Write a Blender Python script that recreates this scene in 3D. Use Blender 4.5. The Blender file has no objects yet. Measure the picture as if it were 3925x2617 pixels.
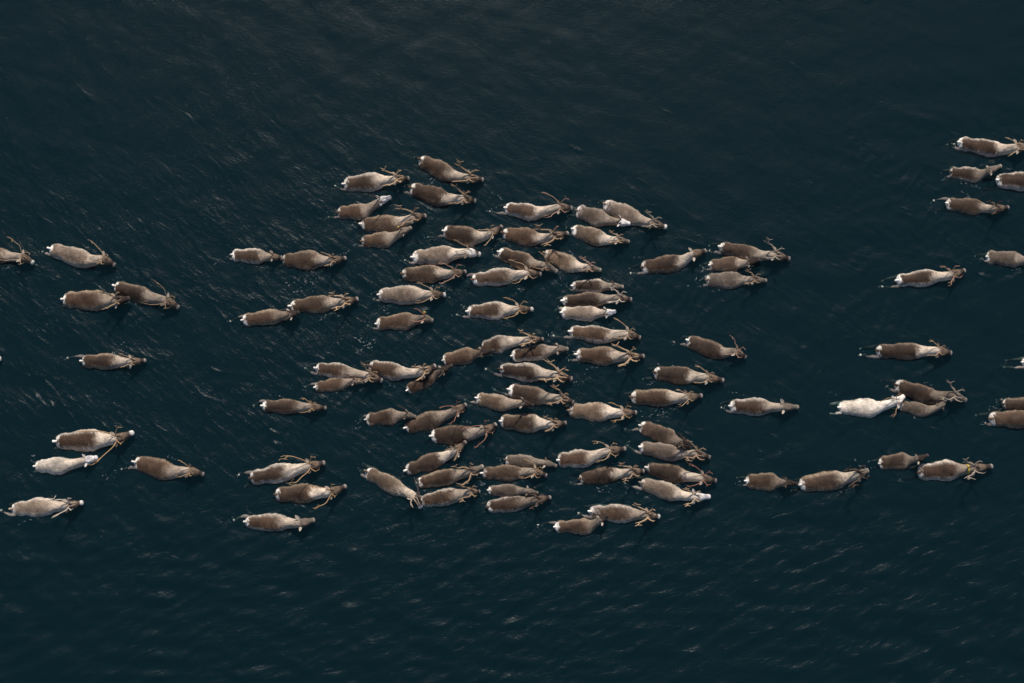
import bpy, math, random
import numpy as np
from mathutils import Vector, Matrix

scn = bpy.context.scene
R = math.radians
# ------------------------------------------------------------------ camera
TILT, DIST, LENS = R(8), 42.0, 53.5
IW, IH = 3925.0, 2617.0
cam_d = bpy.data.cameras.new('camera')
cam_d.lens, cam_d.sensor_width, cam_d.clip_end = LENS, 36.0, 6000.0
cam = bpy.data.objects.new('camera', cam_d)
scn.collection.objects.link(cam)
CAM = np.array((0.0, -DIST * math.sin(TILT), DIST * math.cos(TILT)))
cam.location = CAM
cam.rotation_euler = (TILT, 0, 0)
scn.camera = cam
# ------------------------------------------------------------------ light
SUN_EL, SUN_AZ = R(41), R(3)          # sun stands beyond the herd, a little to the right
world = bpy.data.worlds.new('World')
scn.world = world
world.use_nodes = True
wn, wl = world.node_tree.nodes, world.node_tree.links
wn.clear()
sky = wn.new('ShaderNodeTexSky')
sky.sky_type = 'NISHITA'
sky.sun_disc = False
sky.sun_elevation, sky.sun_rotation = SUN_EL, SUN_AZ
bg = wn.new('ShaderNodeBackground')
bg.inputs['Strength'].default_value = 0.075
wo = wn.new('ShaderNodeOutputWorld')
wl.new(sky.outputs[0], bg.inputs[0])
wl.new(bg.outputs[0], wo.inputs[0])
sun_d = bpy.data.lights.new('sun', 'SUN')
sun_d.energy, sun_d.angle, sun_d.color = 3.9, R(6.0), (1.0, 0.90, 0.79)
sun = bpy.data.objects.new('sun', sun_d)
scn.collection.objects.link(sun)
sdir = Vector((math.sin(SUN_AZ) * math.cos(SUN_EL), math.cos(SUN_AZ) * math.cos(SUN_EL), math.sin(SUN_EL)))
sun.rotation_euler = sdir.to_track_quat('Z', 'Y').to_euler()
scn.view_settings.view_transform = 'Standard'
scn.view_settings.look = 'None'
scn.view_settings.exposure = 0.06
scn.view_settings.gamma = 1.0

# ------------------------------------------------------------------ helpers
def ray_xy(px, py, z):
    """source-photo pixel -> point at height z"""
    x = (px - IW / 2) / IW * 36.0 / LENS
    y = -(py - IH / 2) / IW * 36.0 / LENS
    d = np.array((x, y * math.cos(TILT) + math.sin(TILT), y * math.sin(TILT) - math.cos(TILT)))
    s = (z - CAM[2]) / d[2]
    return CAM + d * s

def mat(name):
    m = bpy.data.materials.new(name)
    m.use_nodes = True
    m.node_tree.nodes.clear()
    return m, m.node_tree.nodes, m.node_tree.links

def mesh_obj(name, v, f, m, parent=None, smooth=True):
    me = bpy.data.meshes.new(name)
    me.from_pydata([tuple(p) for p in v], [], f)
    if smooth:
        me.polygons.foreach_set('use_smooth', [True] * len(me.polygons))
    me.materials.append(m)
    o = bpy.data.objects.new(name, me)
    scn.collection.objects.link(o)
    if parent:
        o.parent = parent
    return o

def crom(ts, ps, t):
    """non-uniform cubic Hermite through ps at ts (finite-difference tangents)"""
    ts = np.asarray(ts, float); ps = np.asarray(ps, float); t = np.asarray(t, float)
    if ps.ndim == 1:
        ps = ps[:, None]
    d = np.diff(ps, axis=0) / np.diff(ts)[:, None]
    m = np.empty_like(ps)
    m[0], m[-1] = d[0], d[-1]
    h = np.diff(ts)
    m[1:-1] = (d[:-1] * h[1:, None] + d[1:] * h[:-1, None]) / (h[1:] + h[:-1])[:, None]
    i = np.clip(np.searchsorted(ts, t, side='right') - 1, 0, len(ts) - 2)
    hh = h[i][:, None]
    s = ((t - ts[i])[:, None]) / hh
    return ((2 * s**3 - 3 * s**2 + 1) * ps[i] + (s**3 - 2 * s**2 + s) * hh * m[i]
            + (-2 * s**3 + 3 * s**2) * ps[i + 1] + (s**3 - s**2) * hh * m[i + 1])

def tube(pts, rad, seg=7, sub=4):
    """tapered smooth tube through pts; returns verts, faces"""
    pts = np.asarray(pts, float); rad = np.asarray(rad, float)
    if len(pts) > 2 and sub > 1:
        ts = np.arange(len(pts), dtype=float)
        tt = np.linspace(0, len(pts) - 1, (len(pts) - 1) * sub + 1)
        rad = np.interp(tt, ts, rad)
        pts = crom(ts, pts, tt)
    n = len(pts)
    tan = np.gradient(pts, axis=0)
    tan /= np.linalg.norm(tan, axis=1)[:, None] + 1e-9
    up = np.array((0.13, 0.31, 0.94))
    V, F = [], []
    for i in range(n):
        a = np.cross(tan[i], up)
        la = np.linalg.norm(a)
        a = a / la if la > 1e-4 else np.array((1.0, 0, 0))
        b = np.cross(a, tan[i])
        for k in range(seg):
            q = 2 * math.pi * k / seg
            V.append(pts[i] + rad[i] * (a * math.cos(q) + b * math.sin(q)))
    for i in range(n - 1):
        for k in range(seg):
            k2 = (k + 1) % seg
            F.append((i * seg + k, i * seg + k2, (i + 1) * seg + k2, (i + 1) * seg + k))
    V.append(pts[0] - tan[0] * rad[0] * .5); V.append(pts[-1] + tan[-1] * rad[-1] * .7)
    a, b = len(V) - 2, len(V) - 1
    for k in range(seg):
        k2 = (k + 1) % seg
        F.append((a, k2, k))
        F.append((b, (n - 1) * seg + k, (n - 1) * seg + k2))
    return V, F

def join(parts):
    V, F = [], []
    for v, f in parts:
        o = len(V)
        V += list(v)
        F += [tuple(i + o for i in q) for q in f]
    return V, F

def sstep(a, b, x):
    t = np.clip((x - a) / (b - a), 0, 1)
    return t * t * (3 - 2 * t)

# ------------------------------------------------------------------ the herd, read off the photograph
# tile: origin and scale of the view it was measured in
TILES = {'A': (1200, 550, .29787), 'B': (1850, 700, .29787), 'C': (1350, 950, .29787), 'D': (2000, 1000, .29787),
         'G': (1150, 1250, .29787), 'H': (1750, 1250, .29787), 'I': (1350, 1550, .29787), 'J': (1950, 1600, .34057),
         'K': (850, 1500, .36166), 'L': (2400, 900, .38272), 'M': (0, 1600, .34864), 'N': (0, 900, .36157),
         'O': (850, 900, .29787), 'P': (3300, 500, .40167), 'Q': (3125, 1270, .34014), 'R': (2750, 1650, .49957),
         'S': (2400, 1350, .29787)}
# tile, tail, shoulder or 0, poll, nose, width, coat, face, neck paleness, antler kind+colour, antler size, trailing hoof or 0, extras, label
HERD = [
 ('A', (388,518), 0, (1065,445), (1242,440), 245, 'b', 'd', .75, 'A tan', 1, (280,545), 'f', 'brown reindeer with cream flanks, left of the top pair of the main herd'),
 ('A', (1360,195), (1760,385), (2010,430), (2200,462), 245, 'b', 'd', .45, 'A brown', 1.15, 0, '', 'brown reindeer with thick antlers, swimming topmost in the main herd'),
 ('A', (1240,560), (1690,690), (1940,700), (2100,738), 240, 'd', 'd', .6, 'A brown', .95, (1090,610), '', 'dark brown reindeer just below the topmost one, its right antler over the neck'),
 ('A', (310,880), (650,850), (860,722), (1005,680), 190, 'b', 'w', .3, 'S dark', 1, (195,950), '', 'brown reindeer with white face raised, short dark spikes, trailing hoof behind'),
 ('A', (600,1030), (1080,1010), (1290,940), (1460,925), 235, 'b', 'd', .5, 'A brown', 1.1, 0, '', 'large brown reindeer with curled antlers, tight above a smaller spike-antlered one'),
 ('A', (615,1255), (960,1210), (1140,1120), (1270,1070), 185, 'b', 'p', .35, 'S dark', .9, (545,1300), 'y', 'small brown reindeer with yellow ear tag pressing under a bigger antlered one'),
 ('A', (1675,1120), (2080,1190), (2290,1140), (2440,1052), 250, 'd', 'd', .6, 'L tan', .72, (1470,1210), '', 'dark reindeer with thin wide tan antlers, its dark muzzle at a rump ahead'),
 ('A', (1272,1460), 0, (1990,1390), (2162,1425), 235, 'g', 'k', .85, 'L brown', .7, (1180,1500), '', 'pale brown reindeer with black-and-white face and very pale neck'),
 ('B', (285,320), (690,370), (985,310), (1160,322), 215, 'b', 'd', .6, 'T pink', 1.15, (85,370), 'f', 'brown reindeer with pinkish red antlers spread above its back, top row centre'),
 ('B', (1205,350), (1530,450), (1770,490), (1905,522), 205, 'e', 'w', .2, 'S dark', 1.1, 0, 's', 'greyish reindeer with a fully white face laid against its neighbour'),
 ('B', (1560,265), (1990,450), (2190,510), (2375,570), 240, 'g', 'm', .35, 'A grey', .9, 0, 's', 'grey reindeer with white muzzle slanting down right, tail raised, top right of herd'),
 ('B', (1148,590), (1560,715), (1740,722), (1897,757), 225, 'h', 'p', .9, 'M tan', .85, 0, '', 'light brown reindeer with a sharp cream neck band and grey face'),
 ('B', (250,640), (690,700), (910,678), (1112,642), 240, 'b', 'd', .5, 'A brown', 1.2, 0, '', 'brown reindeer with big brown antlers, a tan-antlered muzzle touching its rump'),
 ('B', (200,885), (620,1030), (810,1060), (965,1142), 225, 'b', 'p', .3, 'T orange', .8, (140,930), '', 'brown reindeer slanting down right, pale nose on the rump of a lighter one'),
 ('B', (785,895), (1190,1060), (1370,1080), (1530,1122), 225, 'h', 'p', .7, 'M pink', .9, 0, '', 'fawn reindeer with pale neck and pale nose, sloping down right from a darker one'),
 ('C', (1540,405), 0, (2255,320), (2440,335), 230, 'b', 'd', .7, 'T tan', 1.1, (1415,395), '', 'brown reindeer with whitish neck and thin curled yellow antlers on both sides'),
 ('C', (632,330), 0, (1310,315), (1472,300), 235, 'b', 'd', .45, 'T pink', 1, 0, '', 'brown reindeer with pink-rimmed antlers, directly below the black-and-white faced one'),
 ('C', (332,600), 0, (1030,590), (1207,600), 250, 'g', 'm', .45, 'T tan', .95, (280,660), '', 'broad pale reindeer with two white rump spots and white muzzle tip'),
 ('C', (300,975), 0, (930,900), (1042,932), 195, 'b', 'p', .2, 'S red', 1.2, (195,1000), 'y', 'brown reindeer with dark red spike antlers and a yellow tag by its rump'),
 ('C', (1472,815), 0, (2140,780), (2335,785), 235, 'b', 'm', .6, 'T orange', 1, (1345,860), '', 'brown reindeer with a bright white nose tip and curly orange antler'),
 ('D', (645,315), 0, (1180,310), (1315,328), 165, 'd', 'p', .3, 'S dark', .45, (580,330), '', 'small dark brown reindeer topmost in the stack of four beside each other'),
 ('D', (520,510), 0, (1250,470), (1422,495), 205, 'd', 'd', .35, 'M pale', .85, 0, '', 'dark reindeer second in the stack of four, with a thin pale antler'),
 ('D', (505,660), 0, (1090,655), (1217,645), 180, 'p', 'w', .5, 'S dark', .6, (430,640), '', 'pale whitish calf with brown saddle and white face, third in the stack of four'),
 ('D', (610,905), (1100,950), (1360,935), (1535,990), 240, 'b', 'd', .7, 'L tan', .75, (400,965), 'f', 'brown reindeer with cream belly fringe and forked golden antlers, bottom of the stack'),
 ('D', (690,1200), 0, (1385,1225), (1585,1222), 235, 'b', 'd', .45, 'A tan', 1.15, (600,1280), '', 'brown reindeer with thick tan antlers below the one with golden antlers'),
 ('H', (325,275), (620,205), (950,165), (1125,162), 240, 'b', 'd', .55, 'A tan', .85, 0, '', 'humped brown reindeer with light antler, a dark calf head resting on its hip'),
 ('H', (705,380), 0, (1310,285), (1443,288), 190, 'd', 'p', .35, 'S dark', .7, 0, '', 'dark calf with one short upright spike between two larger herd members'),
 ('H', (550,550), (1050,600), (1300,630), (1495,680), 235, 'd', 'd', .65, 'A tan', 1.15, (370,550), '', 'dark reindeer with a many-pointed tan antler, nose in a small splash'),
 ('C', (1165,1445), 0, (1665,1335), (1830,1310), 190, 'b', 'x', .1, 'S dark', .7, 0, 'r', 'brown calf with nearly black head lying over the hip of the one ahead'),
 ('L', (150,325), (540,260), (670,190), (808,152), 185, 'd', 'd', .65, 'N', 1, (40,385), '', 'dark brown antlerless reindeer with neck stretched up right, white rump'),
 ('L', (930,115), (1320,195), (1490,195), (1648,240), 165, 'd', 'd', .5, 'A grey', .95, (830,160), '', 'dark reindeer with grey looped antlers, top of the right-hand trio'),
 ('L', (832,300), 0, (1230,265), (1352,245), 138, 'b', 'x', .35, 'S dark', .7, (770,340), 'r', 'narrow calf squeezed in the middle of the right-hand trio'),
 ('L', (798,450), 0, (1280,440), (1415,455), 180, 'e', 'p', .3, 'M brown', .85, (740,520), '', 'grey-brown reindeer bottom of the right-hand trio, pale rump churning water'),
 ('L', (608,1050), (960,1170), (1105,1165), (1208,1228), 180, 'd', 'd', .3, 'T pink', .95, (475,1075), '', 'dark reindeer with thin pink antlers, right of the stack of four'),
 ('L', (275,1375), 0, (815,1425), (985,1458), 185, 'd', 'd', .6, 'L tan', .65, 0, '', 'dark brown reindeer with a round white rump and branching golden antler'),
 ('G', (192,535), (600,590), (890,640), (1065,702), 225, 'b', 'd', .4, 'A brown', .9, (60,540), 'f', 'brown reindeer with white wet flank edges, its head over the rump ahead'),
 ('G', (185,785), 0, (690,700), (820,715), 165, 'b', 'p', .3, 'S dark', .9, (60,785), '', 'small brown reindeer under a white-edged one, left end of the middle herd'),
 ('G', (880,505), (1290,590), (1580,575), (1752,498), 235, 'b', 'd', .6, 'A tan', .72, 0, '', 'brown reindeer with round looped tan antler and curved back'),
 ('G', (1372,825), 0, (1830,560), (1965,492), 172, 'b', 'x', .15, 'S dark', .8, 0, '', 'dark reddish brown calf swimming steeply up right with a black head'),
 ('G', (838,1200), 0, (1370,1135), (1495,1165), 190, 'd', 'p', .25, 'S dark', 1.2, (770,1210), '', 'dark calf with thin black spikes and white ear, nose at a bigger hip'),
 ('G', (1345,1310), (1780,1170), (2010,1075), (2145,998), 235, 'b', 'd', .25, 'T red', .9, 0, '', 'warm brown reindeer climbing up right with rusty antlers, dark muzzle at a trailing hoof'),
 ('I', (1008,405), (1480,375), (1710,325), (1860,245), 250, 'd', 'd', .35, 'T red', 1.1, 0, '', 'dark brown reindeer with red stripped antler hanging out on its right'),
 ('H', (250,920), (620,990), (850,985), (1000,1015), 185, 'h', 'x', .3, 'S dark', 1, (100,950), '', 'olive brown calf with dark spikes, its dark head over a bigger flank'),
 ('H', (665,810), (1110,910), (1345,925), (1515,980), 225, 'd', 'd', .45, 'A brown', .95, (480,820), '', 'dark-backed reindeer with brown antlers behind an olive calf'),
 ('H', (560,1220), 0, (1240,1255), (1420,1240), 240, 'b', 'd', .7, 'A brown', .75, 0, '', 'rounded brown reindeer with cream neck and small curled brown antlers, herd centre'),
 ('H', (1435,1080), 0, (2145,1110), (2325,1110), 245, 'h', 'd', .95, 'T orange', .9, 0, '', 'tan reindeer with a nearly white neck and shoulder notch, thin forked antler'),
 ('S', (60,575), 0, (790,575), (988,555), 230, 'b', 'd', .55, 'L tan', .6, 0, '', 'brown reindeer with split white rump and orange antler, right edge of middle herd'),
 ('S', (1335,690), 0, (2030,700), (2228,702), 230, 'b', 'p', .4, 'N', 1, (1220,710), 'e', 'lone brown antlerless reindeer with a pale ear sticking up, right of the herd'),
 ('I', (160,195), 0, (1, 1), (1, 1), 0, '', '', 0, '', 0, 0, '', ''),
 ('I', (680,850), (1120,690), (1330,590), (1470,470), 225, 'd', 'd', .8, 'M brown', .6, 0, '', 'dark reindeer with cream neck, head turned sharply up right under another belly'),
 ('I', (165,850), (600,1090), (800,1190), (885,1335), 230, 'h', 'm', .6, 'A grey', 1.25, (100,850), '', 'fawn reindeer diving down right with white muzzle and big grey antlers'),
 ('I', (840,1010), 0, (1510,865), (1695,790), 210, 'b', 'p', .3, 'A brown', 1.05, 0, '', 'brown reindeer between two others, grey antlers of a neighbour at its rump'),
 ('I', (875,1250), 0, (1530,1125), (1650,1118), 215, 'b', 'd', .5, 'A brown', 1.05, 0, '', 'brown reindeer with a white muzzle resting on its rump from the left'),
 ('J', (-47,473), (260,500), (420,510), (545,545), 165, 'e', 'p', .15, 'N', 1, (-105,465), '', 'grey-brown antlerless reindeer with a smooth pale back, nose at a striped rump'),
 ('J', (-312,625), 0, (290,610), (435,655), 190, 'b', 'd', .3, 'T orange', .9, 0, '', 'brown reindeer with dark spot on white rump and orange antlers, above two others'),
 ('J', (-235,816), 0, (215,825), (335,848), 150, 'e', 'p', .2, 'N', 1, 0, '', 'small grey calf wedged between two larger brown ones, lower herd'),
 ('J', (-252,1008), 0, (320,925), (480,895), 190, 'd', 'd', .2, 'M dark', .75, 0, '', 'dark brown reindeer with little black antlers, bottom of a row of three'),
 ('J', (548,480), (900,450), (1130,375), (1325,348), 215, 'b', 'd', .6, 'T tan', .95, 0, '', 'brown reindeer with two-striped white rump and pale neck loop'),
 ('J', (790,690), 0, (1390,610), (1532,598), 195, 'd', 'd', .5, 'A brown', .95, (690,735), '', 'dark chestnut reindeer with pale rim, a muzzle-length behind a red-antlered one'),
 ('J', (1470,85), (1830,230), (1960,285), (2060,350), 185, 'b', 'x', .15, 'A dark', .8, (1300,145), '', 'brown reindeer slanting down right with dark antlers over its neighbour'),
 ('J', (1475,330), (1900,400), (2110,405), (2275,450), 195, 'e', 'd', .35, 'A brown', .95, (1330,315), '', 'dark grey reindeer with long white rump and thick brown antlers'),
 ('J', (1545,560), (1960,650), (2180,680), (2345,712), 200, 'd', 'd', .65, 'T red', 1, 0, '', 'dark reindeer with bright red antlers and pale neck, right end of lower herd'),
 ('J', (1480,730), (1900,860), (2090,890), (2275,890), 200, 'g', 'w', .8, 'M tan', .8, (1300,735), '', 'pale fawn reindeer with white face, right end just under the red-antlered one'),
 ('J', (905,1055), 0, (1560,1100), (1708,1115), 215, 'b', 'm', .3, 'A tan', 1, (780,1075), 's', 'brown reindeer with looped antlers and white muzzle at the bottom of the herd'),
 ('J', (515,1230), (900,1220), (1040,1150), (1118,1095), 150, 'b', 'x', .25, 'N', 1, (320,1210), '', 'lowest small calf with dark head turned up onto a bigger flank'),
 ('K', (420,150), 0, (950,160), (1112,175), 160, 'd', 'd', .35, 'L orange', .55, (340,150), '', 'dark brown reindeer with orange antlers in a wide V, alone left of the herd'),
 ('K', (295,920), (720,840), (930,790), (1098,752), 205, 'd', 'd', .95, 'L orange', 1.05, (180,885), 'f', 'bull with dark saddle, whitish neck and very long golden antlers'),
 ('K', (562,1090), 0, (1150,1065), (1325,1000), 200, 'b', 'd', .85, 'L orange', .85, 0, '', 'brown bull with cream neck directly under the dark-saddled long-antlered bull'),
 ('K', (240,1380), 0, (830,1395), (988,1358), 190, 'b', 'p', .5, 'N', 1, (125,1365), 'e', 'plain brown antlerless reindeer below the two golden-antlered bulls'),
 ('M', (595,262), 0, (1275,230), (1472,160), 240, 'b', 'm', .95, 'L orange', 1.15, 0, 'f', 'big bull with whitish shoulders and longest antlers, far left'),
 ('M', (375,535), (720,520), (940,465), (1072,435), 185, 'w', 'w', .6, 'N', 1, 0, '', 'small whitish reindeer under the long antler of the far left bull'),
 ('M', (1465,485), (1860,590), (2080,590), (2245,627), 225, 'b', 'd', .45, 'L orange', .55, (1335,570), '', 'lone brown reindeer with curled orange antler, right of the whitish calf'),
 ('M', (110,1005), 0, (745,965), (915,932), 210, 'p', 'm', .5, 'M pale', 1, (10,1020), '', 'pale cream reindeer with narrow brown back stripe, bottom left corner of herd'),
 ('N', (-330,180), 0, (225,232), (358,297), 175, 'b', 'm', .4, 'T tan', 1.1, 0, '', 'brown reindeer half cut off by the left edge, white muzzle'),
 ('N', (515,140), (920,260), (1080,250), (1222,322), 190, 'g', 'd', .5, 'L tan', .8, (450,180), '', 'light fawn reindeer with raised white tail and tall forked antler, upper left'),
 ('N', (655,680), 0, (1225,690), (1378,668), 195, 'b', 'x', .3, 'A brown', .9, 0, '', 'brown reindeer whose dark head overlaps the one ahead, left group'),
 ('N', (1205,535), (1560,650), (1760,695), (1897,772), 175, 'd', 'd', .3, 'T brown', 1.1, 0, '', 'dark reindeer with brown antlers slanting down right, leading the left pair'),
 ('N', (858,1335), 0, (1390,1338), (1548,1328), 172, 'b', 'd', .5, 'M brown', .7, (712,1308), '', 'lone brown reindeer in the left gap, two bright rump spots and small antlers'),
 ('N', (-760,1310), 0, (-130,1310), (10,1310), 170, 'b', 'm', .4, 'N', 1, 0, '', 'reindeer of which only the white nose tip shows at the left edge'),
 ('O', (122,250), 0, (650,270), (778,285), 180, 'b', 'd', .25, 'S dark', .5, (80,290), 'e', 'calf with a pale raised ear following close behind a broad dark rump'),
 ('O', (765,315), 0, (1415,315), (1605,292), 255, 'b', 'd', .4, 'A brown', .65, 0, '', 'broad brown reindeer with small curled antlers, leading a calf'),
 ('O', (865,915), 0, (1575,850), (1760,818), 240, 'b', 'd', .45, 'A tan', .9, 0, '', 'brown reindeer with tan ring-shaped antlers, a thin calf tucked behind its hip'),
 ('O', (260,1095), 0, (880,1010), (1000,985), 180, 'b', 'x', .2, 'S dark', .9, (105,1115), '', 'thin brown calf with ribs showing, dark head at the hip ahead'),
 ('P', (930,110), (1320,165), (1490,155), (1640,145), 170, 'd', 'd', .6, 'L tan', .6, (885,130), '', 'dark reindeer with forked golden antler at the top of the right edge'),
 ('P', (850,390), (1120,410), (1240,370), (1350,328), 135, 'd', 'p', .25, 'S grey', .5, (785,475), '', 'small dark calf with pale grey face near the right edge'),
 ('P', (1295,470), 0, (1850,480), (2010,480), 190, 'd', 'd', .7, 'M brown', .9, 0, 'f', 'dark-backed reindeer with whitish flanks cut off by the right edge'),
 ('P', (815,690), 0, (1290,735), (1420,728), 165, 'b', 'd', .35, 'M dark', .85, (688,670), '', 'brown reindeer with dark head and antlers, third from top on the right'),
 ('P', (1200,1200), 0, (1620,1230), (1740,1230), 140, 'e', 'p', .25, 'S dark', .6, (1150,1222), '', 'slim grey-brown calf cut off by the right edge, upper part'),
 ('P', (340,1430), 0, (870,1370), (1003,1330), 160, 'd', 'd', .7, 'T pink', .85, (195,1492), '', 'dark reindeer with pale neck and thin pinkish antlers, alone left of the right edge'),
 ('Q', (685,215), 0, (1390,215), (1545,245), 200, 'd', 'd', .7, 'L tan', .55, (500,265), '', 'dark brown reindeer with white neck ring above the all-white one, right side'),
 ('Q', (900,600), (1350,730), (1560,718), (1712,778), 205, 'd', 'p', .15, 'A grey', 1, (800,620), '', 'dark reindeer with one tall grey antler, just above the white muzzle'),
 ('Q', (262,855), (700,850), (920,785), (1010,722), 210, 'W', 'w', 1, 'L brown', .75, (165,930), 'f', 'completely white reindeer with brown antlers'),
 ('Q', (950,830), (1270,885), (1430,830), (1480,760), 165, 'e', 'p', .2, 'N', 1, 0, '', 'grey-brown calf curling its head up, in front of the white reindeer'),
 ('Q', (2112,815), 0, (2640,820), (2780,820), 150, 'd', 'p', .3, 'S dark', .8, (2045,805), '', 'dark calf cut off by the right edge, upper of a pair'),
 ('Q', (1962,980), 0, (2640,985), (2800,985), 220, 'b', 'd', .5, 'M brown', .9, (1910,1030), '', 'brown reindeer cut off by the right edge, lower of a pair'),
 ('Q', (2335,345), 0, (2900,345), (3040,345), 170, 'p', 'd', .5, 'N', 1, (2115,400), '', 'reindeer of which only pale hindquarters and trailing hoof show at the right edge'),
 ('R', (215,385), 0, (535,398), (625,408), 122, 'b', 'x', .2, 'S dark', .7, (170,420), '', 'brown calf with black head following another at lower right'),
 ('R', (630,415), (960,370), (1085,335), (1163,302), 155, 'b', 'p', .6, 'A dark', 1.05, 0, '', 'brown reindeer with dark hooked antlers, a black-headed calf behind it'),
 ('R', (1240,252), 0, (1545,215), (1625,185), 112, 'd', 'x', .15, 'N', 1, 0, '', 'dark small calf just ahead of a yellow-collared adult'),
 ('R', (1540,322), 0, (1965,290), (2118,272), 155, 'd', 'd', .3, 'A grey', .95, 0, 'c', 'dark reindeer wearing a bright yellow collar, bottom right'),
]
HERD = [h for h in HERD if h[5] > 0]

COAT = {  # saddle, flank, amount of flank paleness
 'b': ((.070, .043, .028), (.34, .265, .195), .72), 'd': ((.046, .028, .019), (.24, .18, .135), .72),
 'g': ((.19, .142, .108), (.44, .38, .32), .8), 'h': ((.142, .098, .067), (.40, .325, .25), .8),
 'e': ((.095, .072, .055), (.30, .25, .21), .7), 'p': ((.26, .20, .15), (.55, .48, .42), 1.0),
 'w': ((.46, .40, .34), (.60, .55, .49), .8), 'W': ((.66, .58, .49), (.76, .70, .63), .9)}
FACE = {'d': ((.15, .107, .077), (.035, .026, .024), (.30, .26, .24)), 'w': ((.72, .68, .66), (.74, .70, .69), (.75, .70, .69)),
        'p': ((.165, .13, .105), (.15, .135, .11), (.36, .30, .25)), 'm': ((.13, .092, .066), (.07, .05, .04), (.72, .68, .64)),
        'x': ((.034, .023, .019), (.024, .018, .016), (.06, .05, .045)), 'k': ((.72, .68, .64), (.06, .045, .04), (.7, .66, .62))}
ANTL = {'tan': (.46, .32, .20), 'brown': (.31, .215, .14), 'dark': (.075, .05, .038), 'grey': (.30, .25, .20), 'pink': (.43, .26, .19),
        'red': (.32, .15, .10), 'orange': (.46, .29, .155), 'pale': (.52, .44, .37)}

# ------------------------------------------------------------------ materials
def coat_material():
    m, n, l = mat('reindeer_coat')
    out = n.new('ShaderNodeOutputMaterial'); p = n.new('ShaderNodeBsdfPrincipled')
    at = n.new('ShaderNodeAttribute'); at.attribute_name = 'coat'
    tc = n.new('ShaderNodeTexCoord'); mp = n.new('ShaderNodeMapping'); mp.inputs['Scale'].default_value = (9, 30, 30)
    nz = n.new('ShaderNodeTexNoise'); nz.inputs['Scale'].default_value = 1.6; nz.inputs['Detail'].default_value = 5
    nz2 = n.new('ShaderNodeTexNoise'); nz2.inputs['Scale'].default_value = 7; nz2.inputs['Detail'].default_value = 4
    oi = n.new('ShaderNodeObjectInfo'); ow = n.new('ShaderNodeMath'); ow.operation = 'MULTIPLY'; ow.inputs[1].default_value = 80
    l.new(oi.outputs['Random'], ow.inputs[0])
    for q in (nz, nz2):
        q.noise_dimensions = '4D'; l.new(ow.outputs[0], q.inputs['W'])
    nz3 = n.new('ShaderNodeTexNoise'); nz3.noise_dimensions = '4D'; nz3.inputs['Scale'].default_value = 3.2; nz3.inputs['Detail'].default_value = 3
    l.new(tc.outputs['Object'], nz3.inputs[0]); l.new(ow.outputs[0], nz3.inputs['W'])
    md = n.new('ShaderNodeMath'); md.operation = 'MULTIPLY_ADD'; md.inputs[1].default_value = 1.3; md.inputs[2].default_value = .35
    l.new(nz3.outputs[0], md.inputs[0]); me_ = n.new('ShaderNodeMath'); me_.operation = 'MULTIPLY'
    ma = n.new('ShaderNodeMath'); ma.operation = 'MULTIPLY_ADD'; ma.inputs[1].default_value = 1.7; ma.inputs[2].default_value = .15
    mb = n.new('ShaderNodeMath'); mb.operation = 'MULTIPLY_ADD'; mb.inputs[1].default_value = 1.1; mb.inputs[2].default_value = .45
    mc = n.new('ShaderNodeMath'); mc.operation = 'MULTIPLY'
    mx = n.new('ShaderNodeVectorMath'); mx.operation = 'SCALE'
    bp = n.new('ShaderNodeBump'); bp.inputs['Strength'].default_value = .5; bp.inputs['Distance'].default_value = .02
    l.new(tc.outputs['Object'], mp.inputs[0]); l.new(mp.outputs[0], nz.inputs[0]); l.new(tc.outputs['Object'], nz2.inputs[0])
    l.new(nz.outputs[0], ma.inputs[0]); l.new(nz2.outputs[0], mb.inputs[0])
    l.new(ma.outputs[0], mc.inputs[0]); l.new(mb.outputs[0], mc.inputs[1])
    l.new(at.outputs['Color'], mx.inputs[0]); l.new(mc.outputs[0], me_.inputs[0]); l.new(md.outputs[0], me_.inputs[1]); l.new(me_.outputs[0], mx.inputs['Scale'])
    l.new(mx.outputs[0], p.inputs['Base Color'])
    l.new(nz.outputs[0], bp.inputs['Height']); l.new(bp.outputs[0], p.inputs['Normal'])
    p.inputs['Roughness'].default_value = .75
    p.inputs['Specular IOR Level'].default_value = .25
    l.new(p.outputs[0], out.inputs[0])
    return m

def plain_material(name, col, rough=.6, var=.35, sc=18):
    m, n, l = mat(name)
    out = n.new('ShaderNodeOutputMaterial'); p = n.new('ShaderNodeBsdfPrincipled')
    tc = n.new('ShaderNodeTexCoord')
    nz = n.new('ShaderNodeTexNoise'); nz.inputs['Scale'].default_value = sc; nz.inputs['Detail'].default_value = 4
    ma = n.new('ShaderNodeMath'); ma.operation = 'MULTIPLY_ADD'; ma.inputs[1].default_value = 2 * var; ma.inputs[2].default_value = 1 - var
    mx = n.new('ShaderNodeVectorMath'); mx.operation = 'SCALE'; mx.inputs[0].default_value = col
    l.new(tc.outputs['Object'], nz.inputs[0]); l.new(nz.outputs[0], ma.inputs[0]); l.new(ma.outputs[0], mx.inputs['Scale'])
    l.new(mx.outputs[0], p.inputs['Base Color']); p.inputs['Roughness'].default_value = rough
    p.inputs['Specular IOR Level'].default_value = .3
    l.new(p.outputs[0], out.inputs[0])
    return m

M_COAT = coat_material()
M_ANT = {k: plain_material('antler_' + k, v) for k, v in ANTL.items()}
M_EAR = {'d': plain_material('ear_brown', (.16, .12, .09)), 'p': plain_material('ear_pale', (.50, .43, .36)), 'w': plain_material('ear_white', (.7, .66, .62))}
M_YEL = plain_material('yellow_plastic', (.52, .38, .07), .4, .1)

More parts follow.
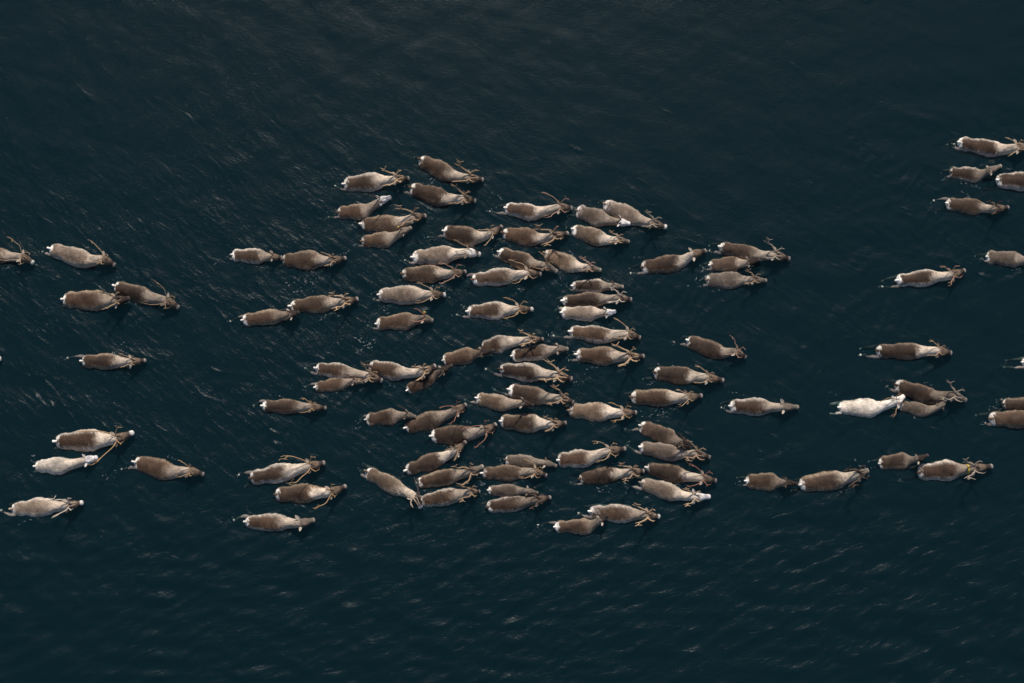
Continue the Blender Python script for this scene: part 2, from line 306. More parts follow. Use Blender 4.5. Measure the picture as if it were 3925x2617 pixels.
def water_material():
    m, n, l = mat('lake_water')
    out = n.new('ShaderNodeOutputMaterial')
    tc = n.new('ShaderNodeTexCoord')
    def noise(scale, detail, rot, strech, dist=0.0):
        mp = n.new('ShaderNodeMapping'); mp.vector_type = 'TEXTURE'; mp.inputs['Rotation'].default_value = (0, 0, rot); mp.inputs['Scale'].default_value = strech
        nz = n.new('ShaderNodeTexNoise'); nz.inputs['Scale'].default_value = scale; nz.inputs['Detail'].default_value = detail
        nz.inputs['Distortion'].default_value = dist
        l.new(tc.outputs['Object'], mp.inputs[0]); l.new(mp.outputs[0], nz.inputs[0])
        return nz
    def ridged(scale, detail, rot, strech, dist):
        nz = noise(scale, detail, rot, strech, dist)
        nz.noise_type = 'RIDGED_MULTIFRACTAL'; nz.normalize = True
        pw = n.new('ShaderNodeMath'); pw.operation = 'POWER'; pw.inputs[1].default_value = 3.2
        l.new(nz.outputs[0], pw.inputs[0])
        return pw
    a = noise(3.2, 5, R(-42), (1.5, .5, 1), .6)
    a2 = noise(3.4, 5, R(20), (1.5, .55, 1), .5)
    b = noise(20, 4, R(-35), (1.3, .7, 1), .4)
    rg = ridged(1.5, 2.2, R(-40), (1.5, .6, 1), 1.1)
    mk = noise(.55, 3, 0, (1, 1, 1))
    mr = n.new('ShaderNodeMapRange'); mr.inputs['From Min'].default_value = .42; mr.inputs['From Max'].default_value = .66; mr.inputs['To Min'].default_value = .25
    l.new(mk.outputs[0], mr.inputs['Value'])
    prev = None
    mk2 = noise(.9, 3, R(-30), (1.4, .8, 1), .8)
    mr2 = n.new('ShaderNodeMapRange'); mr2.inputs['From Min'].default_value = .36; mr2.inputs['From Max'].default_value = .66; mr2.inputs['To Min'].default_value = .3
    l.new(mk2.outputs[0], mr2.inputs['Value'])
    chop = n.new('ShaderNodeAttribute'); chop.attribute_name = 'chop'
    swell = n.new('ShaderNodeAttribute'); swell.attribute_name = 'swell'
    def mul(p, q):
        hm = n.new('ShaderNodeMath'); hm.operation = 'MULTIPLY'
        l.new(p, hm.inputs[0]); l.new(q, hm.inputs[1])
        return hm.outputs[0]
    masked = mul(mr.outputs[0], chop.outputs['Fac'])
    for src_, amt, dist_ in ((mul(a.outputs[0], mr2.outputs[0]), chop.outputs['Fac'], .046), (b, None, .0085), (rg, masked, .36), (a2, swell.outputs['Fac'], .028)):
        bb = n.new('ShaderNodeBump'); bb.inputs['Strength'].default_value = 1; bb.inputs['Distance'].default_value = dist_
        l.new(mul(getattr(src_, 'outputs', [src_])[0], amt) if amt else src_.outputs[0], bb.inputs['Height'])
        if prev: l.new(prev.outputs[0], bb.inputs['Normal'])
        prev = bb
    b2 = prev
    df = n.new('ShaderNodeBsdfDiffuse'); df.inputs['Color'].default_value = (.0042, .0262, .0375, 1)
    tr = n.new('ShaderNodeBsdfTransparent'); tr.inputs['Color'].default_value = (.72, .90, .88, 1)
    gl = n.new('ShaderNodeBsdfGlossy'); gl.inputs['Roughness'].default_value = .30; gl.inputs['Color'].default_value = (.42, .44, .46, 1)
    fr = n.new('ShaderNodeFresnel'); fr.inputs['IOR'].default_value = 1.333
    m1 = n.new('ShaderNodeMixShader'); m1.inputs[0].default_value = .3
    m2 = n.new('ShaderNodeMixShader')
    l.new(b2.outputs[0], gl.inputs['Normal']); l.new(b2.outputs[0], fr.inputs['Normal'])
    l.new(tr.outputs[0], m1.inputs[1]); l.new(df.outputs[0], m1.inputs[2])
    l.new(fr.outputs[0], m2.inputs[0]); l.new(m1.outputs[0], m2.inputs[1]); l.new(gl.outputs[0], m2.inputs[2])
    l.new(m2.outputs[0], out.inputs[0])
    return m

# ------------------------------------------------------------------ reindeer
PROF_T = np.array([0, .012, .035, .07, .12, .18, .24, .32, .38, .46, .54, .60, .66, .72, .78, .815, .86, .90, .94, .975, .993, 1.0])
PROF_W = np.array([.22, .46, .64, .76, .82, .83, .88, .98, 1.0, .97, .84, .66, .54, .47, .43, .45, .46, .36, .27, .255, .20, .10])
PROF_TOP = np.array([.00, .05, .085, .115, .14, .145, .145, .155, .16, .17, .185, .19, .205, .235, .28, .295, .275, .235, .195, .165, .14, .11])
PROF_BOT = np.array([-.10, -.20, -.28, -.33, -.34, -.34, -.34, -.35, -.36, -.36, -.35, -.32, -.24, -.15, -.06, -.01, .00, .01, .025, .04, .055, .075])
NR, NS = 70, 28

def antler_lines(kind, rng, s, side):
    """polylines (x forward, y outward, z up) with radii, root at the head"""
    j = lambda a: a * (1 + rng.uniform(-.16, .16))
    L = []
    if kind == 'S':
        n = j(.36)
        L.append(([(0, 0, 0), (-.3 * n, .22 * n, .35 * n), (-.75 * n, .42 * n, .62 * n), (-1.0 * n, .40 * n, .86 * n)], [.020, .018, .014, .008]))
    elif kind in 'AM':
        w = 1.02 if kind == 'A' else .8
        bx, by = rng.uniform(-.03, .05), rng.uniform(-.03, .05)
        beam = [(0, 0, 0), (j(-.07), j(.08), j(.06)), (j(-.18), j(.13) + by, j(.12)), (j(-.30), j(.16) + by, j(.22)), (-.33 + bx, j(.21) + by, j(.33)), (-.25 + bx, j(.25) + by, j(.42))]
        L.append((beam, [.027 * w, .024 * w, .022 * w, .021 * w, .018 * w, .009 * w]))
        b2, b3, b4 = map(np.array, (beam[2], beam[3], beam[4]))
        L.append(([b3, b3 + (-.09, .02, .05), b3 + (-.17, .04, .11)], [.019 * w, .014 * w, .006]))
        L.append(([b4, b4 + (-.08, .03, .07), b4 + (-.13, .05, .15)], [.017 * w, .013 * w, .006]))
        if rng.random() < .7:
            L.append(([b4 * .5 + b3 * .5, b4 * .5 + b3 * .5 + (-.11, .05, .10)], [.016 * w, .007]))
        L.append(([(-.02, .02, .03), (j(.05), j(.09), j(.11)), (j(.12), j(.13), j(.20)), (j(.10), j(.15), j(.27))], [.022 * w, .020 * w, .017 * w, .007]))
        L.append(([(j(.08), .11, .15), (j(.16), j(.12), j(.20)), (j(.20), .10, .27)], [.017 * w, .014 * w, .006]))
        if side > 0 or rng.random() < .5:
            L.append(([(.0, .0, .02), (.08, -.01, .055), (j(.16), -.02, .05), (j(.22), -.02, .07)], [.018 * w, .016 * w, .015 * w, .008]))
    elif kind in 'TL':
        w = .46 if kind == 'T' else .54
        q = 1.0 if kind == 'T' else 1.45
        o = 1.0 if kind == 'T' else 1.15
        beam = [(0, 0, 0), (j(-.08) * q, j(.10) * o, j(.07)), (j(-.20) * q, j(.19) * o, j(.14)), (j(-.34) * q, j(.26) * o, j(.22)), (-.40 * q, j(.26) * o, j(.34)), (-.34 * q, j(.22) * o, j(.45))]
        L.append((beam, [.026 * w, .024 * w, .022 * w, .021 * w, .018 * w, .009 * w]))
        b3, b4 = np.array(beam[3]), np.array(beam[4])
        L.append(([b3, b3 + (-.10, .03, .04), b3 + (-.2, .03, .12)], [.019 * w, .015 * w, .006]))
        L.append(([b4, b4 + (-.09, .02, .06), b4 + (-.14, -.01, .14)], [.017 * w, .013 * w, .006]))
        L.append(([(-.01, .01, .02), (j(.05), j(.09), j(.10)), (j(.13), j(.15), j(.20)), (j(.11), j(.17), j(.29))], [.022 * w, .019 * w, .017 * w, .007]))
        L.append(([(.12, .14, .18), (j(.20), .13, .22), (.23, .09, .28)], [.016 * w, .013 * w, .006]))
        if side > 0:
            L.append(([(.0, .0, .02), (.08, -.01, .05), (j(.15), -.02, .05)], [.017 * w, .015 * w, .008]))
    return [(np.array(p, float) * s, np.array(r) * (.55 + .45 * s)) for p, r in L]

def leaf_ear(root, d, up, ln, wd):
    """cupped leaf-shaped ear with thickness"""
    d = d / np.linalg.norm(d); sd = np.cross(up, d); sd /= np.linalg.norm(sd); nn = np.cross(d, sd)
    V, F = [], []
    prof = [(0, .35), (.2, .8), (.45, 1), (.7, .8), (.9, .4), (1, .06)]
    for t, w in prof:
        for q, dz in ((-1, .25), (-.5, -.1), (0, -.22), (.5, -.1), (1, .25)):
            V.append(root + d * ln * t + sd * wd * w * q + nn * wd * w * dz)
        for q, dz in ((1, .12), (.5, -.3), (0, -.45), (-.5, -.3), (-1, .12)):
            V.append(root + d * ln * t + sd * wd * w * q + nn * wd * w * dz)
    for i in range(len(prof) - 1):
        for k in range(10):
            k2 = (k + 1) % 10
            F.append((i * 10 + k, i * 10 + k2, i * 10 + 10 + k2, i * 10 + 10 + k))
    F.append(tuple(range(9, -1, -1))); F.append(tuple(range((len(prof) - 1) * 10, len(prof) * 10)))
    return V, F

WAKES = []
HOOVES = []

def make_reindeer(rec, idx):
    tile, pT, pS, pP, pN, W, coat, face, neckp, ant, asz, hoof, ex, label = rec
    rng = random.Random(1000 + idx); nrg = np.random.default_rng(500 + idx)
    ox, oy, sc = TILES[tile]
    src = lambda p: (ox + p[0] * sc, oy + p[1] * sc)
    if not pS:
        pS = (pT[0] + .70 * (pP[0] - pT[0]), pT[1] + .70 * (pP[1] - pT[1]))
    g = lambda p, z: ray_xy(*src(p), z)[:2]
    raise_h = .10 if 'r' in ex or face == 'x' else 0.0
    T, S, P, N = g(pT, .08), g(pS, .16), g(pP, .28 + raise_h), g(pN, .13 + raise_h)
    wpt = ray_xy(*src((pT[0], pT[1])), 0)
    mpp = np.linalg.norm(ray_xy(*src((pT[0] + 100, pT[1])), 0) - wpt) / 100
    Wm = W * mpp * 1.08
    L = np.linalg.norm(S - T) + np.linalg.norm(P - S) + np.linalg.norm(N - P)
    k = L / 1.85
    fw = S - T; head_dir = N - P; head_dir = head_dir / np.linalg.norm(head_dir)
    ang = math.atan2(fw[1], fw[0])
    if coat in 'bdh' and face != 'x' and rng.random() < .22: ex += 'f'
    C = T + (S - T) * .6
    root = bpy.data.objects.new('reindeer', None)
    scn.collection.objects.link(root)
    root.empty_display_size = .3
    root.location = (C[0], C[1], 0); root.rotation_euler = (0, 0, ang)
    root['label'] = label; root['category'] = 'reindeer'; root['group'] = 'reindeer swimming in a herd across the dark water'
    ca, sa = math.cos(-ang), math.sin(-ang)
    def loc(v):
        v = np.asarray(v, float)
        x, y = v[:, 0] - C[0], v[:, 1] - C[1]
        return np.stack((x * ca - y * sa, x * sa + y * ca, v[:, 2]), 1)
    # spine
    tt = np.concatenate((np.linspace(0, .06, 9)[:-1], np.linspace(.06, .76, 38)[:-1], np.linspace(.76, 1, 25)))
    n = len(tt)
    sp = crom([0, .30, .56, .80, 1.0], np.array([T, T + (S - T) * .535, S, P, N]), tt)
    tan = np.gradient(sp, tt, axis=0); tan /= np.linalg.norm(tan, axis=1)[:, None]
    nor = np.stack((-tan[:, 1], tan[:, 0]), 1)
    headk = .27 * L / Wm * rng.uniform(.94, 1.04)            # head size follows length, trunk follows measured width
    w = np.interp(tt, PROF_T, PROF_W)
    w = crom(PROF_T, PROF_W, tt)[:, 0]
    w = w * (1 - rng.uniform(0, .13) * np.exp(-((tt - rng.uniform(.17, .22)) / .055) ** 2) + rng.uniform(-.03, .08) * np.exp(-((tt - rng.uniform(.42, .5)) / .07) ** 2)
             + rng.uniform(-.08, .08) * np.exp(-((tt - .07) / .06) ** 2) + rng.uniform(-.10, .06) * np.exp(-((tt - .62) / .08) ** 2))
    if ant[0] == 'S' or face == 'x':       # calves: tubular, hardly any taper before the neck
        w = w * (1.08 + .26 * np.exp(-((tt - .57) / .09) ** 2) + .10 * np.exp(-((tt - .12) / .1) ** 2))
    w = w * (1 + (headk - 1) * sstep(.58, .80, tt)) * Wm
    top = crom(PROF_T, PROF_TOP, tt)[:, 0] * k + raise_h * sstep(.58, .8, tt)
    bot = crom(PROF_T, PROF_BOT, tt)[:, 0] * k + raise_h * sstep(.62, .82, tt)
    top = top + rng.uniform(-.055, .0) * k * (1 - sstep(.6, .8, tt))
    lump = .012 * k * np.sin(tt * 17 + rng.uniform(0, 6)) * (1 - sstep(.55, .75, tt))
    an = np.arange(NS) / NS * 2 * math.pi
    cs, sn = np.cos(an), np.sin(an)
    V = np.zeros((n, NS, 3)); COL = np.zeros((n, NS, 3))
    hy = np.sign(cs) * np.abs(cs) ** .92
    hz = np.sign(sn) * np.abs(sn) ** .78
    f1, f2, f3 = rng.uniform(0, 6), rng.uniform(0, 6), rng.uniform(0, 6)
    fur = nrg.normal(0, 1, (n, NS))
    fur = (fur + np.roll(fur, 1, 0) + np.roll(fur, 1, 1)) / 3
    for i in range(n):
        cz, hh = (top[i] + bot[i]) / 2, (top[i] - bot[i]) / 2
        amp = (1 - sstep(.60, .8, tt[i]))
        rr = 1 + amp * (.022 * np.sin(3 * an + f1 + 9 * tt[i]) + .018 * np.sin(5 * an + f2 - 14 * tt[i]) + .045 * fur[i])
        lat = hy * w[i] / 2 * rr
        zz = cz + hz * hh * (1 + .5 * (rr - 1)) + lump[i] * np.clip(sn, 0, 1)
        # brow ridges above the eye sockets, and a groove down the back
        if .80 < tt[i] < .90:
            zz = zz + .018 * k * np.exp(-((np.abs(cs) - .6) / .22) ** 2) * (sn > 0) * math.sin((tt[i] - .80) / .10 * math.pi)
        if tt[i] < .5:
            zz = zz + .008 * k * np.exp(-(cs / .13) ** 2) * (sn > 0)
        V[i, :, :2] = sp[i] + nor[i] * lat[:, None]
        V[i, :, 2] = zz
    # ---- coat colours
    c1, c2, pf = [np.array(q) for q in COAT[coat]]
    if coat in 'bdhe':
        tone = rng.uniform(.75, 1.3); warm = rng.uniform(-.05, .05)
        c1 = c1 * tone * (1 + warm, 1, 1 - warm)
    c3 = np.array((.62, .52, .42)) if coat != 'W' else np.array((.74, .67, .59))
    c3 = c1 + (c3 - c1) * min(1, neckp * 1.25)
    h1, h2, h3 = map(np.array, FACE[face])
    if coat == 'W': h1 = h2 = h3 = np.array((.74, .68, .61))
    tn = rng.uniform(.50, .56) if neckp < .85 else rng.uniform(.47, .53)
    nb = rng.uniform(.03, .13)
    A = an[None, :]; TTm = tt[:, None] * np.ones_like(A); CS = np.cos(A) * np.ones_like(TTm); SN = np.sin(A) * np.ones_like(TTm)
    wob = .02 * np.sin(A * 3 + f3) + .015 * nrg.normal(0, 1, TTm.shape)
    fl = sstep(.48, .93, np.abs(CS) + 3 * wob) + (SN < 0) * .5
    fl = np.clip(fl, 0, 1) * float(pf) * (1.5 if 'f' in ex else 1.0)
    fl = np.clip(fl, 0, 1)[..., None]
    c2 = c2 if 'f' not in ex else np.array((.50, .44, .38))
    COL = c1 * (1 - fl) + c2 * fl
    core = np.exp(-((TTm - rng.uniform(.28, .42)) / .14) ** 2) * sstep(.75, .1, np.abs(CS)) * (SN > 0)
    COL = COL * (1 - rng.uniform(.1, .45) * core[..., None] * (coat not in 'wW'))
    nf = sstep(tn - nb, tn + nb, TTm + wob - .05 * np.abs(CS))[..., None]
    COL = COL * (1 - nf) + c3 * nf
    hf = sstep(.775, .82, TTm + .5 * wob)[..., None]
    COL = COL * (1 - hf) + h1 * hf
    mf = sstep(.90, .94, TTm + (.02 * np.sin(2 * A)) * (face == 'k'))[..., None]
    COL = COL * (1 - mf) + h2 * mf
    t3 = .966 if face in 'mwk' else .977
    lf = sstep(t3 - .012, t3 + .006, TTm)[..., None]
    COL = COL * (1 - lf) + h3 * lf
    # eyes: dark discs on the sides of the head
    ey = np.exp(-((TTm - .862) / .012) ** 2 - ((np.abs(CS) - .9) / .12) ** 2) * (SN > 0)
    COL = COL * (1 - .85 * ey[..., None])
    # white rump patches either side of the tail
    rsz = rng.uniform(.054, .082)
    patch = sstep(rsz + .012, rsz - .008, TTm + 1.1 * np.abs(wob) + .012 * np.cos(CS * 4 + f1)) * sstep(-.25, .1, SN) * sstep(.93, .72, np.abs(CS))
    split = rng.random() < .75
    if split:
        patch = patch * (1 - .95 * np.exp(-((CS - .02) / .2) ** 2) * sstep(.004, .02, TTm))
    white = np.array((.88, .83, .76))
    COL = COL * (1 - patch[..., None]) + white * patch[..., None]
    if 's' in ex:
        sp_ = (nrg.random(TTm.shape) < .35) * sstep(.24, .05, TTm) * (SN > 0)
        COL = COL * (1 - .5 * sp_[..., None]) + np.array((.5, .46, .45)) * .5 * sp_[..., None]
    COL *= (1 + .07 * nrg.normal(0, 1, TTm.shape))[..., None]
    wet = sstep(.055 * k, .0, V[:, :, 2] + .05 * wob + .012 * fur) * (coat not in 'wWp')
    COL = COL * (1 - rng.uniform(.25, .5) * wet[..., None])
    V = V.reshape(-1, 3); COL = COL.reshape(-1, 3)
    F = []
    for i in range(n - 1):
        for q in range(NS):
            q2 = (q + 1) % NS
            F.append((i * NS + q, i * NS + q2, (i + 1) * NS + q2, (i + 1) * NS + q))
    F.append(tuple(range(NS - 1, -1, -1))); F.append(tuple(range((n - 1) * NS, n * NS)))
    V = list(V); COL = list(COL)
    def add(vf, col):
        o = len(V)
        V.extend(vf[0]); F.extend(tuple(a + o for a in f) for f in vf[1]); COL.extend([np.array(c) for c in col])
    # ---- legs (under water, rooted inside the trunk): hind legs trail, front legs paddle
    f3d = np.array((math.cos(ang), math.sin(ang), 0)); l3d = np.array((-math.sin(ang), math.cos(ang), 0)); z3 = np.array((0, 0, 1.0))
    hip = np.array((*crom([0, .30, .56, .80, 1.0], np.array([T, T + (S - T) * .535, S, P, N]), [.10])[0], 0))
    sho = np.array((*crom([0, .30, .56, .80, 1.0], np.array([T, T + (S - T) * .535, S, P, N]), [.50])[0], 0))
    legc = c1 * .7 + .12
    hoof_w = ray_xy(*src(hoof), -.040) if hoof else None
    near = 0
    if hoof_w is not None:
        near = 1 if np.dot(hoof_w[:2] - T, l3d[:2]) > 0 else -1
    for s in (1, -1):
        a0 = hip + l3d * s * .13 * k - z3 * .10 * k
        if s == near:
            end = np.array((hoof_w[0], hoof_w[1], -.040))
            a1 = np.array((T[0], T[1], 0)) + l3d * s * .14 * k - z3 * .035 * k
            a2 = a1 + (end - a1) * .42 + l3d * s * .02
            a3 = a1 + (end - a1) * .86
        else:
            ph = rng.uniform(.0, .5)
            a1 = a0 - f3d * .12 * k - z3 * .16 * k
            a2 = a1 - f3d * (.16 + .1 * ph) * k - z3 * .16 * k
            a3 = a2 - f3d * (-.08 + .3 * ph) * k - z3 * .22 * k
            end = a3 - f3d * .03 - z3 * .08 * k
        vf = tube([a0, a1, a2, a3], [.085 * k, .062 * k, .036 * k, .026 * k], 8, 4)
        add(vf, [legc] * len(vf[0]))
        vf = tube([a3, a3 * .4 + end * .6, end], [.026 * k, .046 * k, .042 * k], 8, 3)
        add(vf, [np.array((.52, .52, .46))] * len(vf[0]))
        b0 = sho + l3d * s * .12 * k - z3 * .16 * k
        ph = rng.uniform(-.15, .25)
        b1 = b0 + f3d * (.10 + ph) * k - z3 * .24 * k
        b2 = b1 + f3d * (-.12 + ph * .3) * k - z3 * .24 * k
        vf = tube([b0, b1, b2, b2 - f3d * .06 * k - z3 * .06 * k], [.07 * k, .04 * k, .026 * k, .034 * k], 8, 4)
        add(vf, [legc] * len(vf[0]))
    if hoof_w is not None:
        HOOVES.append(hoof_w)
    V = loc(V)
    me_o = mesh_obj('body', V, F, M_COAT, root)
    ca_ = me_o.data.color_attributes.new('coat', 'FLOAT_COLOR', 'POINT')
    cc = np.ones((len(V), 4), np.float32); cc[:, :3] = np.clip(np.array(COL), .008, .9)
    ca_.data.foreach_set('color', cc.ravel())
    # ---- tail
    tl = rng.uniform(.01, .055) * k
    d0 = -tan[0]; d0 = np.array((d0[0], d0[1], 0))
    tb = np.array((T[0], T[1], .075 * k))
    lift = rng.uniform(.0, .5) if 's' not in ex else .9
    sw = rng.uniform(-.35, .35)
    side = np.array((-d0[1], d0[0], 0))
    vf = tube([tb - d0 * .06 * k, tb + d0 * tl * .3 + z3 * .012 * k, tb + d0 * tl * .75 + side * sw * tl * .4 + z3 * lift * tl * .4, tb + d0 * tl + side * sw * tl + z3 * lift * tl * .4],
              [.026 * k, .032 * k, .024 * k, .008 * k], 8, 4)
    to = mesh_obj('tail', loc(vf[0]), vf[1], M_COAT, root)
    ca_ = to.data.color_attributes.new('coat', 'FLOAT_COLOR', 'POINT')
    cc = np.ones((len(vf[0]), 4), np.float32)
    wtail = white if not split or rng.random() < .5 else c1 * 1.6
    cc[:, :3] = wtail
    ca_.data.foreach_set('color', cc.ravel())
    # ---- head pieces: ears, antlers
    hd = np.array((head_dir[0], head_dir[1], 0)); hl = np.array((-hd[1], hd[0], 0))
    ip = int(np.argmin(np.abs(tt - .808)))
    pz = top[ip]; pc = np.array((sp[ip][0], sp[ip][1], pz)); hw = w[ip] / 2
    for s in (1, -1):
        big = 1.3 if ('e' in ex and s > 0) else 1.0
        ed = hl * s * 1.0 - hd * rng.uniform(.35, .9) + z3 * rng.uniform(.15, .6)
        vf = leaf_ear(pc + hl * s * hw * .75 - hd * .015 - z3 * .055 * k, ed, z3 if abs(ed[2]) < .9 else hd, .135 * k * big, .036 * k * big)
        em = M_EAR['w' if face == 'w' else ('p' if ('e' in ex or rng.random() < .5) else 'd')]
        eo = mesh_obj('ear', loc(vf[0]), vf[1], em, root)
        if 'y' in ex and s > 0:
            tg = pc + hl * s * (hw * .75 + .09 * k) - hd * .05 - z3 * .01
            tv, tf = tube([tg - hd * .028, tg + hd * .028], [.026, .026], 6, 1)
            mesh_obj('ear_tag', loc(tv), tf, M_YEL, eo)
        if ant != 'N':
            kind, colr = ant.split()
            L_ = antler_lines(kind, rng, asz * .83 * (k if kind != 'S' else .9), s)
            base = pc + hl * s * hw * .42 - z3 * .02 * k + hd * .005
            pitch = rng.uniform(-.12, .12)
            parts = []
            for pl, rad in L_:
                x = pl[:, 0] * math.cos(pitch) - pl[:, 2] * math.sin(pitch); z = pl[:, 0] * math.sin(pitch) + pl[:, 2] * math.cos(pitch)
                wp = base + x[:, None] * hd + (pl[:, 1] * s)[:, None] * hl + z[:, None] * z3
                parts.append(tube(wp, rad, 7, 4))
            av, af = join(parts)
            mesh_obj('antler', loc(av), af, M_ANT[colr], root)
    if 'c' in ex:
        i = int(np.argmin(np.abs(tt - .745)))
        Vb = np.array([(*(sp[i] + nor[i] * (c * w[i] / 2 * 1.10)), (top[i] + bot[i]) / 2 + s_ * (top[i] - bot[i]) / 2 * 1.10) for c, s_ in zip(hy, hz)])
        t3d = np.array((tan[i][0], tan[i][1], 0)); vv = []; ff = []
        cen = Vb.mean(0)
        for (dx, sc_) in ((-.026, 1), (.026, 1), (.026, .93), (-.026, .93)):
            vv += list(cen + (Vb - cen) * sc_ + t3d * dx)
        for r_ in range(4):
            for q in range(NS):
                q2 = (q + 1) % NS; r2 = (r_ + 1) % 4
                ff.append((r_ * NS + q, r_ * NS + q2, r2 * NS + q2, r2 * NS + q))
        mesh_obj('collar', loc(vv), ff, M_YEL, root)
    WAKES.append((N, S, head_dir, fw / np.linalg.norm(fw), Wm, rng.uniform(.6, 1.3), rng.uniform(0, 6.28)))

# ------------------------------------------------------------------ lake
def build_water():
    def axis(lo, hi, step):
        a = np.arange(lo, hi + step / 2, step)
        ext = []; d, x = step, 0.0
        while x < 3000:
            d *= 1.35; x += d; ext.append(x)
        ext = np.array(ext)
        return np.concatenate((lo - ext[::-1], a, hi + ext))
    xs, ys = axis(-16.5, 16.5, .036), axis(-11.5, 12.5, .036)
    X, Y = np.meshgrid(xs, ys)
    rg = np.random.default_rng(7)
    H = np.zeros_like(X)
    # wind ripples, several trains; crests lie roughly left-right, leaning
    for i in range(46):
        lam = rg.uniform(.35, 1.7); kk = 2 * math.pi / lam
        th = rg.normal(R(100), R(26)) if i % 3 == 0 else rg.normal(R(56), R(18))
        slope = .011
        amp = slope / kk
        mod = .5 + .5 * np.sin(X * rg.uniform(-.5, .5) + Y * rg.uniform(-.5, .5) + rg.uniform(0, 6))
        H += amp * mod * np.sin(kk * (X * math.cos(th) + Y * math.sin(th)) + rg.uniform(0, 6.28))
    H *= .6 + .4 * sstep(7.5, 2.5, Y) + .9 * sstep(-2.5, -6, Y)
    CH = np.zeros_like(X)
    # open water nearest the camera: a livelier short chop whose crests climb to the right
    G = np.zeros_like(X)
    for i in range(18):
        lam = rg.uniform(.22, .60); kk = 2 * math.pi / lam; th = rg.normal(R(112), R(20))
        mod = .55 + .45 * np.sin(X * rg.uniform(-.9, .9) + Y * rg.uniform(-.9, .9) + rg.uniform(0, 6))
        ph = kk * (X * math.cos(th) + Y * math.sin(th)) + rg.uniform(0, 6.28) + .5 * np.sin(X * rg.uniform(.4, 1.2) + i)
        G += .053 / kk * mod * (np.exp(.8 * np.sin(ph)) - 1.17) * .8
    H += G * (.06 + .94 * sstep(-2.8, -6.5, Y))
    # wakes: diverging arms behind every animal
    for (N, S, hd, bd, Wm, am, ph) in WAKES:
        x0, x1, y0, y1 = N[0] - 6.5, N[0] + 1.2, N[1] - 3.2, N[1] + 3.2
        i0, i1 = np.searchsorted(xs, (x0, x1)); j0, j1 = np.searchsorted(ys, (y0, y1))
        if i1 <= i0 or j1 <= j0:
            continue
        dx, dy = X[j0:j1, i0:i1] - N[0], Y[j0:j1, i0:i1] - N[1]
        u = -(dx * bd[0] + dy * bd[1]); v = -dx * bd[1] + dy * bd[0]
        av = np.abs(v)
        for lam, phi, A in ((.42, R(40), .0055), (.27, R(52), .0032)):
            kk = 2 * math.pi / lam
            wob = .10 * np.sin(2.1 * u + ph) + .06 * np.sin(5.3 * u - 2 * v + 2 * ph)
            p = u * math.sin(phi) - av * math.cos(phi) + wob
            arm = av - .10 - .42 * np.maximum(u + .1, 0) - .5 * wob * sstep(0, 1.5, u)
            H[j0:j1, i0:i1] += .010 * am * np.exp(-((arm + .05 * np.sin(4 * u + ph)) / .055) ** 2) * (.6 + .4 * np.sin(7 * u + 2 * ph)) * sstep(-.15, .2, u) * np.exp(-np.maximum(u, 0) / 1.6) if lam == .42 else 0
            env = sstep(-.15, .35, u + .2) * np.exp(-np.maximum(u, 0) / 2.6) * sstep(.72 * np.maximum(u, 0) + .55, .45 * np.maximum(u, 0) + .1, av) * sstep(.02, .2, av)
            env = env * (.45 + .55 * np.sin(3.0 * av + 1.7 * u + 3 * ph))
            CH[j0:j1, i0:i1] += np.abs(env) * .35
            H[j0:j1, i0:i1] += am * A * env * np.sin(kk * p + ph)
    SW = sstep(-2.0, -5.5, Y); CH = (.34 + .80 * (1 - np.exp(-CH))) * (1 - .5 * SW) * (.42 + .58 * sstep(8, 2, Y)) * (1 + .35 * sstep(0, -11, X) * sstep(6, 2, Y) + .45 * sstep(4, 13, X))
    edge = np.maximum(np.maximum(np.abs(X) - 15.2, np.abs(Y - .5) - 10.8), 0)
    H *= np.exp(-(edge / .9) ** 2)
    ny, nx = X.shape
    me = bpy.data.meshes.new('water')
    co = np.stack((X, Y, H), 2).reshape(-1, 3).astype(np.float32)
    me.vertices.add(len(co)); me.vertices.foreach_set('co', co.ravel())
    idx = np.arange(nx * ny).reshape(ny, nx)
    q = np.stack((idx[:-1, :-1], idx[:-1, 1:], idx[1:, 1:], idx[1:, :-1]), 2).reshape(-1, 4)
    me.loops.add(q.size); me.loops.foreach_set('vertex_index', q.ravel().astype(np.int32))
    me.polygons.add(len(q)); me.polygons.foreach_set('loop_start', np.arange(0, q.size, 4, dtype=np.int32))
    me.polygons.foreach_set('use_smooth', np.ones(len(q), bool))
    me.update(); me.validate()
    at = me.attributes.new('chop', 'FLOAT', 'POINT'); at.data.foreach_set('value', CH.ravel().astype(np.float32))
    at = me.attributes.new('swell', 'FLOAT', 'POINT'); at.data.foreach_set('value', SW.ravel().astype(np.float32))
    me.materials.append(water_material())
    o = bpy.data.objects.new('water', me)
    scn.collection.objects.link(o)
    o['kind'] = 'structure'
    o['label'] = 'dark teal lake water with fine ripples and wakes'
    # bed far below
    s = 3000
    bed = mesh_obj('lake_bed', [(-s, -s, -60), (s, -s, -60), (s, s, -60), (-s, s, -60)], [(0, 1, 2, 3)], plain_material('lake_bed_silt', (.0072, .0370, .0530), .9, .1, .05), None, False)
    bed['kind'] = 'structure'; bed['label'] = 'dark silty bed far under the water'
    return xs, ys, H

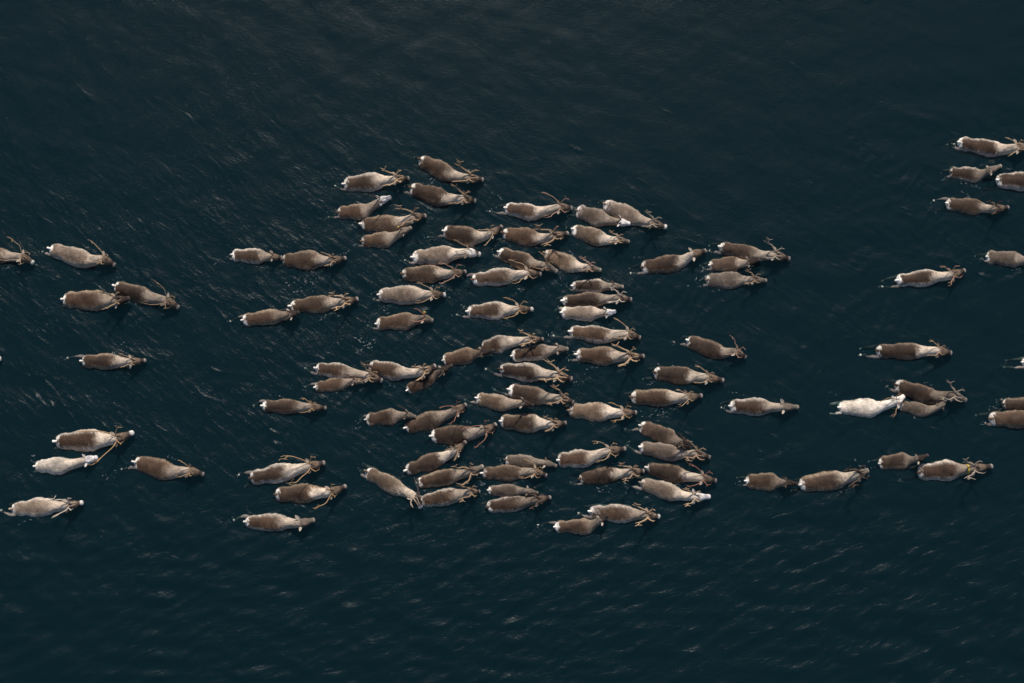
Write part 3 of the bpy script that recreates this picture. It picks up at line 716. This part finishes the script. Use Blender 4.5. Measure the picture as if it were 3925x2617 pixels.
def build_foam(xs, ys, H):
    rg = random.Random(3)
    V, F = [], []
    def hat(x, y):
        i = min(max(int(np.searchsorted(xs, x)), 0), len(xs) - 1); j = min(max(int(np.searchsorted(ys, y)), 0), len(ys) - 1)
        return H[j, i]
    def fleck(x, y, r, a, el):
        o = len(V); z = hat(x, y) + .003; n = 7
        rad = [r * rg.uniform(.55, 1.2) for _ in range(n)]
        for k in range(n):
            q = 2 * math.pi * k / n
            lx, ly = rad[k] * el * math.cos(q), rad[k] * math.sin(q)
            V.append((x + lx * math.cos(a) - ly * math.sin(a), y + lx * math.sin(a) + ly * math.cos(a), z))
        V.append((x, y, z + r * .5))
        for k in range(n):
            F.append((o + k, o + (k + 1) % n, o + n))
    spots = [(1735, 1140, 34, 16), (1505, 1180, 26, 16), (1390, 1300, 22, 14), (1415, 1325, 26, 16), (1155, 1082, 30, 12), (1195, 1072, 36, 10), (1170, 1115, 20, 8),
             (2515, 1580, 22, 16), (2530, 1590, 18, 10), (3610, 1366, 20, 12), (3712, 697, 26, 16), (2690, 1062, 26, 14), (2795, 1025, 16, 10),
             (2190, 1340, 24, 10), (2180, 1470, 26, 14), (1990, 1465, 24, 12), (2240, 1010, 24, 12), (445, 1345, 22, 10), (2330, 1880, 30, 8), (2150, 1330, 30, 10),
             (2400, 1870, 26, 8), (3310, 1800, 20, 6), (2585, 1420, 30, 8), (1650, 690, 26, 10), (420, 1820, 24, 8), (2560, 1865, 26, 8)]
    for px, py, r, n in spots:
        c = ray_xy(px, py, 0); rm = r * .0072
        a0 = rg.uniform(-.9, .9)
        for _ in range(n):
            d = rg.gauss(0, 1) * rm * 1.3; e = rg.gauss(0, 1) * rm * .4
            fleck(c[0] + d * math.cos(a0) - e * math.sin(a0), c[1] + d * math.sin(a0) + e * math.cos(a0), rg.uniform(.003, .011), a0 + rg.gauss(0, .6), rg.uniform(1.5, 6))
    for h in HOOVES:
        for _ in range(5):
            fleck(h[0] + rg.gauss(0, .07), h[1] + rg.gauss(0, .05), rg.uniform(.003, .008), rg.uniform(0, 3), rg.uniform(1, 4))
    for (N, S, hd, bd, Wm, am, ph) in WAKES:
        if rg.random() < .35: continue
        side = 1 if rg.random() < .5 else -1
        q = S - bd * rg.uniform(-.2, 1.3) + np.array((-bd[1], bd[0])) * side * Wm * rg.uniform(.52, .66)
        aa = math.atan2(bd[1], bd[0]) - side * rg.uniform(.1, .7)
        for _ in range(rg.randint(4, 9)):
            d, e = rg.gauss(0, .12), rg.gauss(0, .02)
            fleck(q[0] + d * math.cos(aa) - e * math.sin(aa), q[1] + d * math.sin(aa) + e * math.cos(aa), rg.uniform(.003, .007), aa + rg.gauss(0, .3), rg.uniform(2, 6))
    o = mesh_obj('foam', V, F, plain_material('foam_white', (.21, .245, .255), .8, .3), None)
    o['kind'] = 'stuff'
    o['label'] = 'small white foam flecks kicked up by the swimming herd'

for i, rec in enumerate(HERD):
    make_reindeer(rec, i)
XS, YS, HH = build_water()
build_foam(XS, YS, HH)
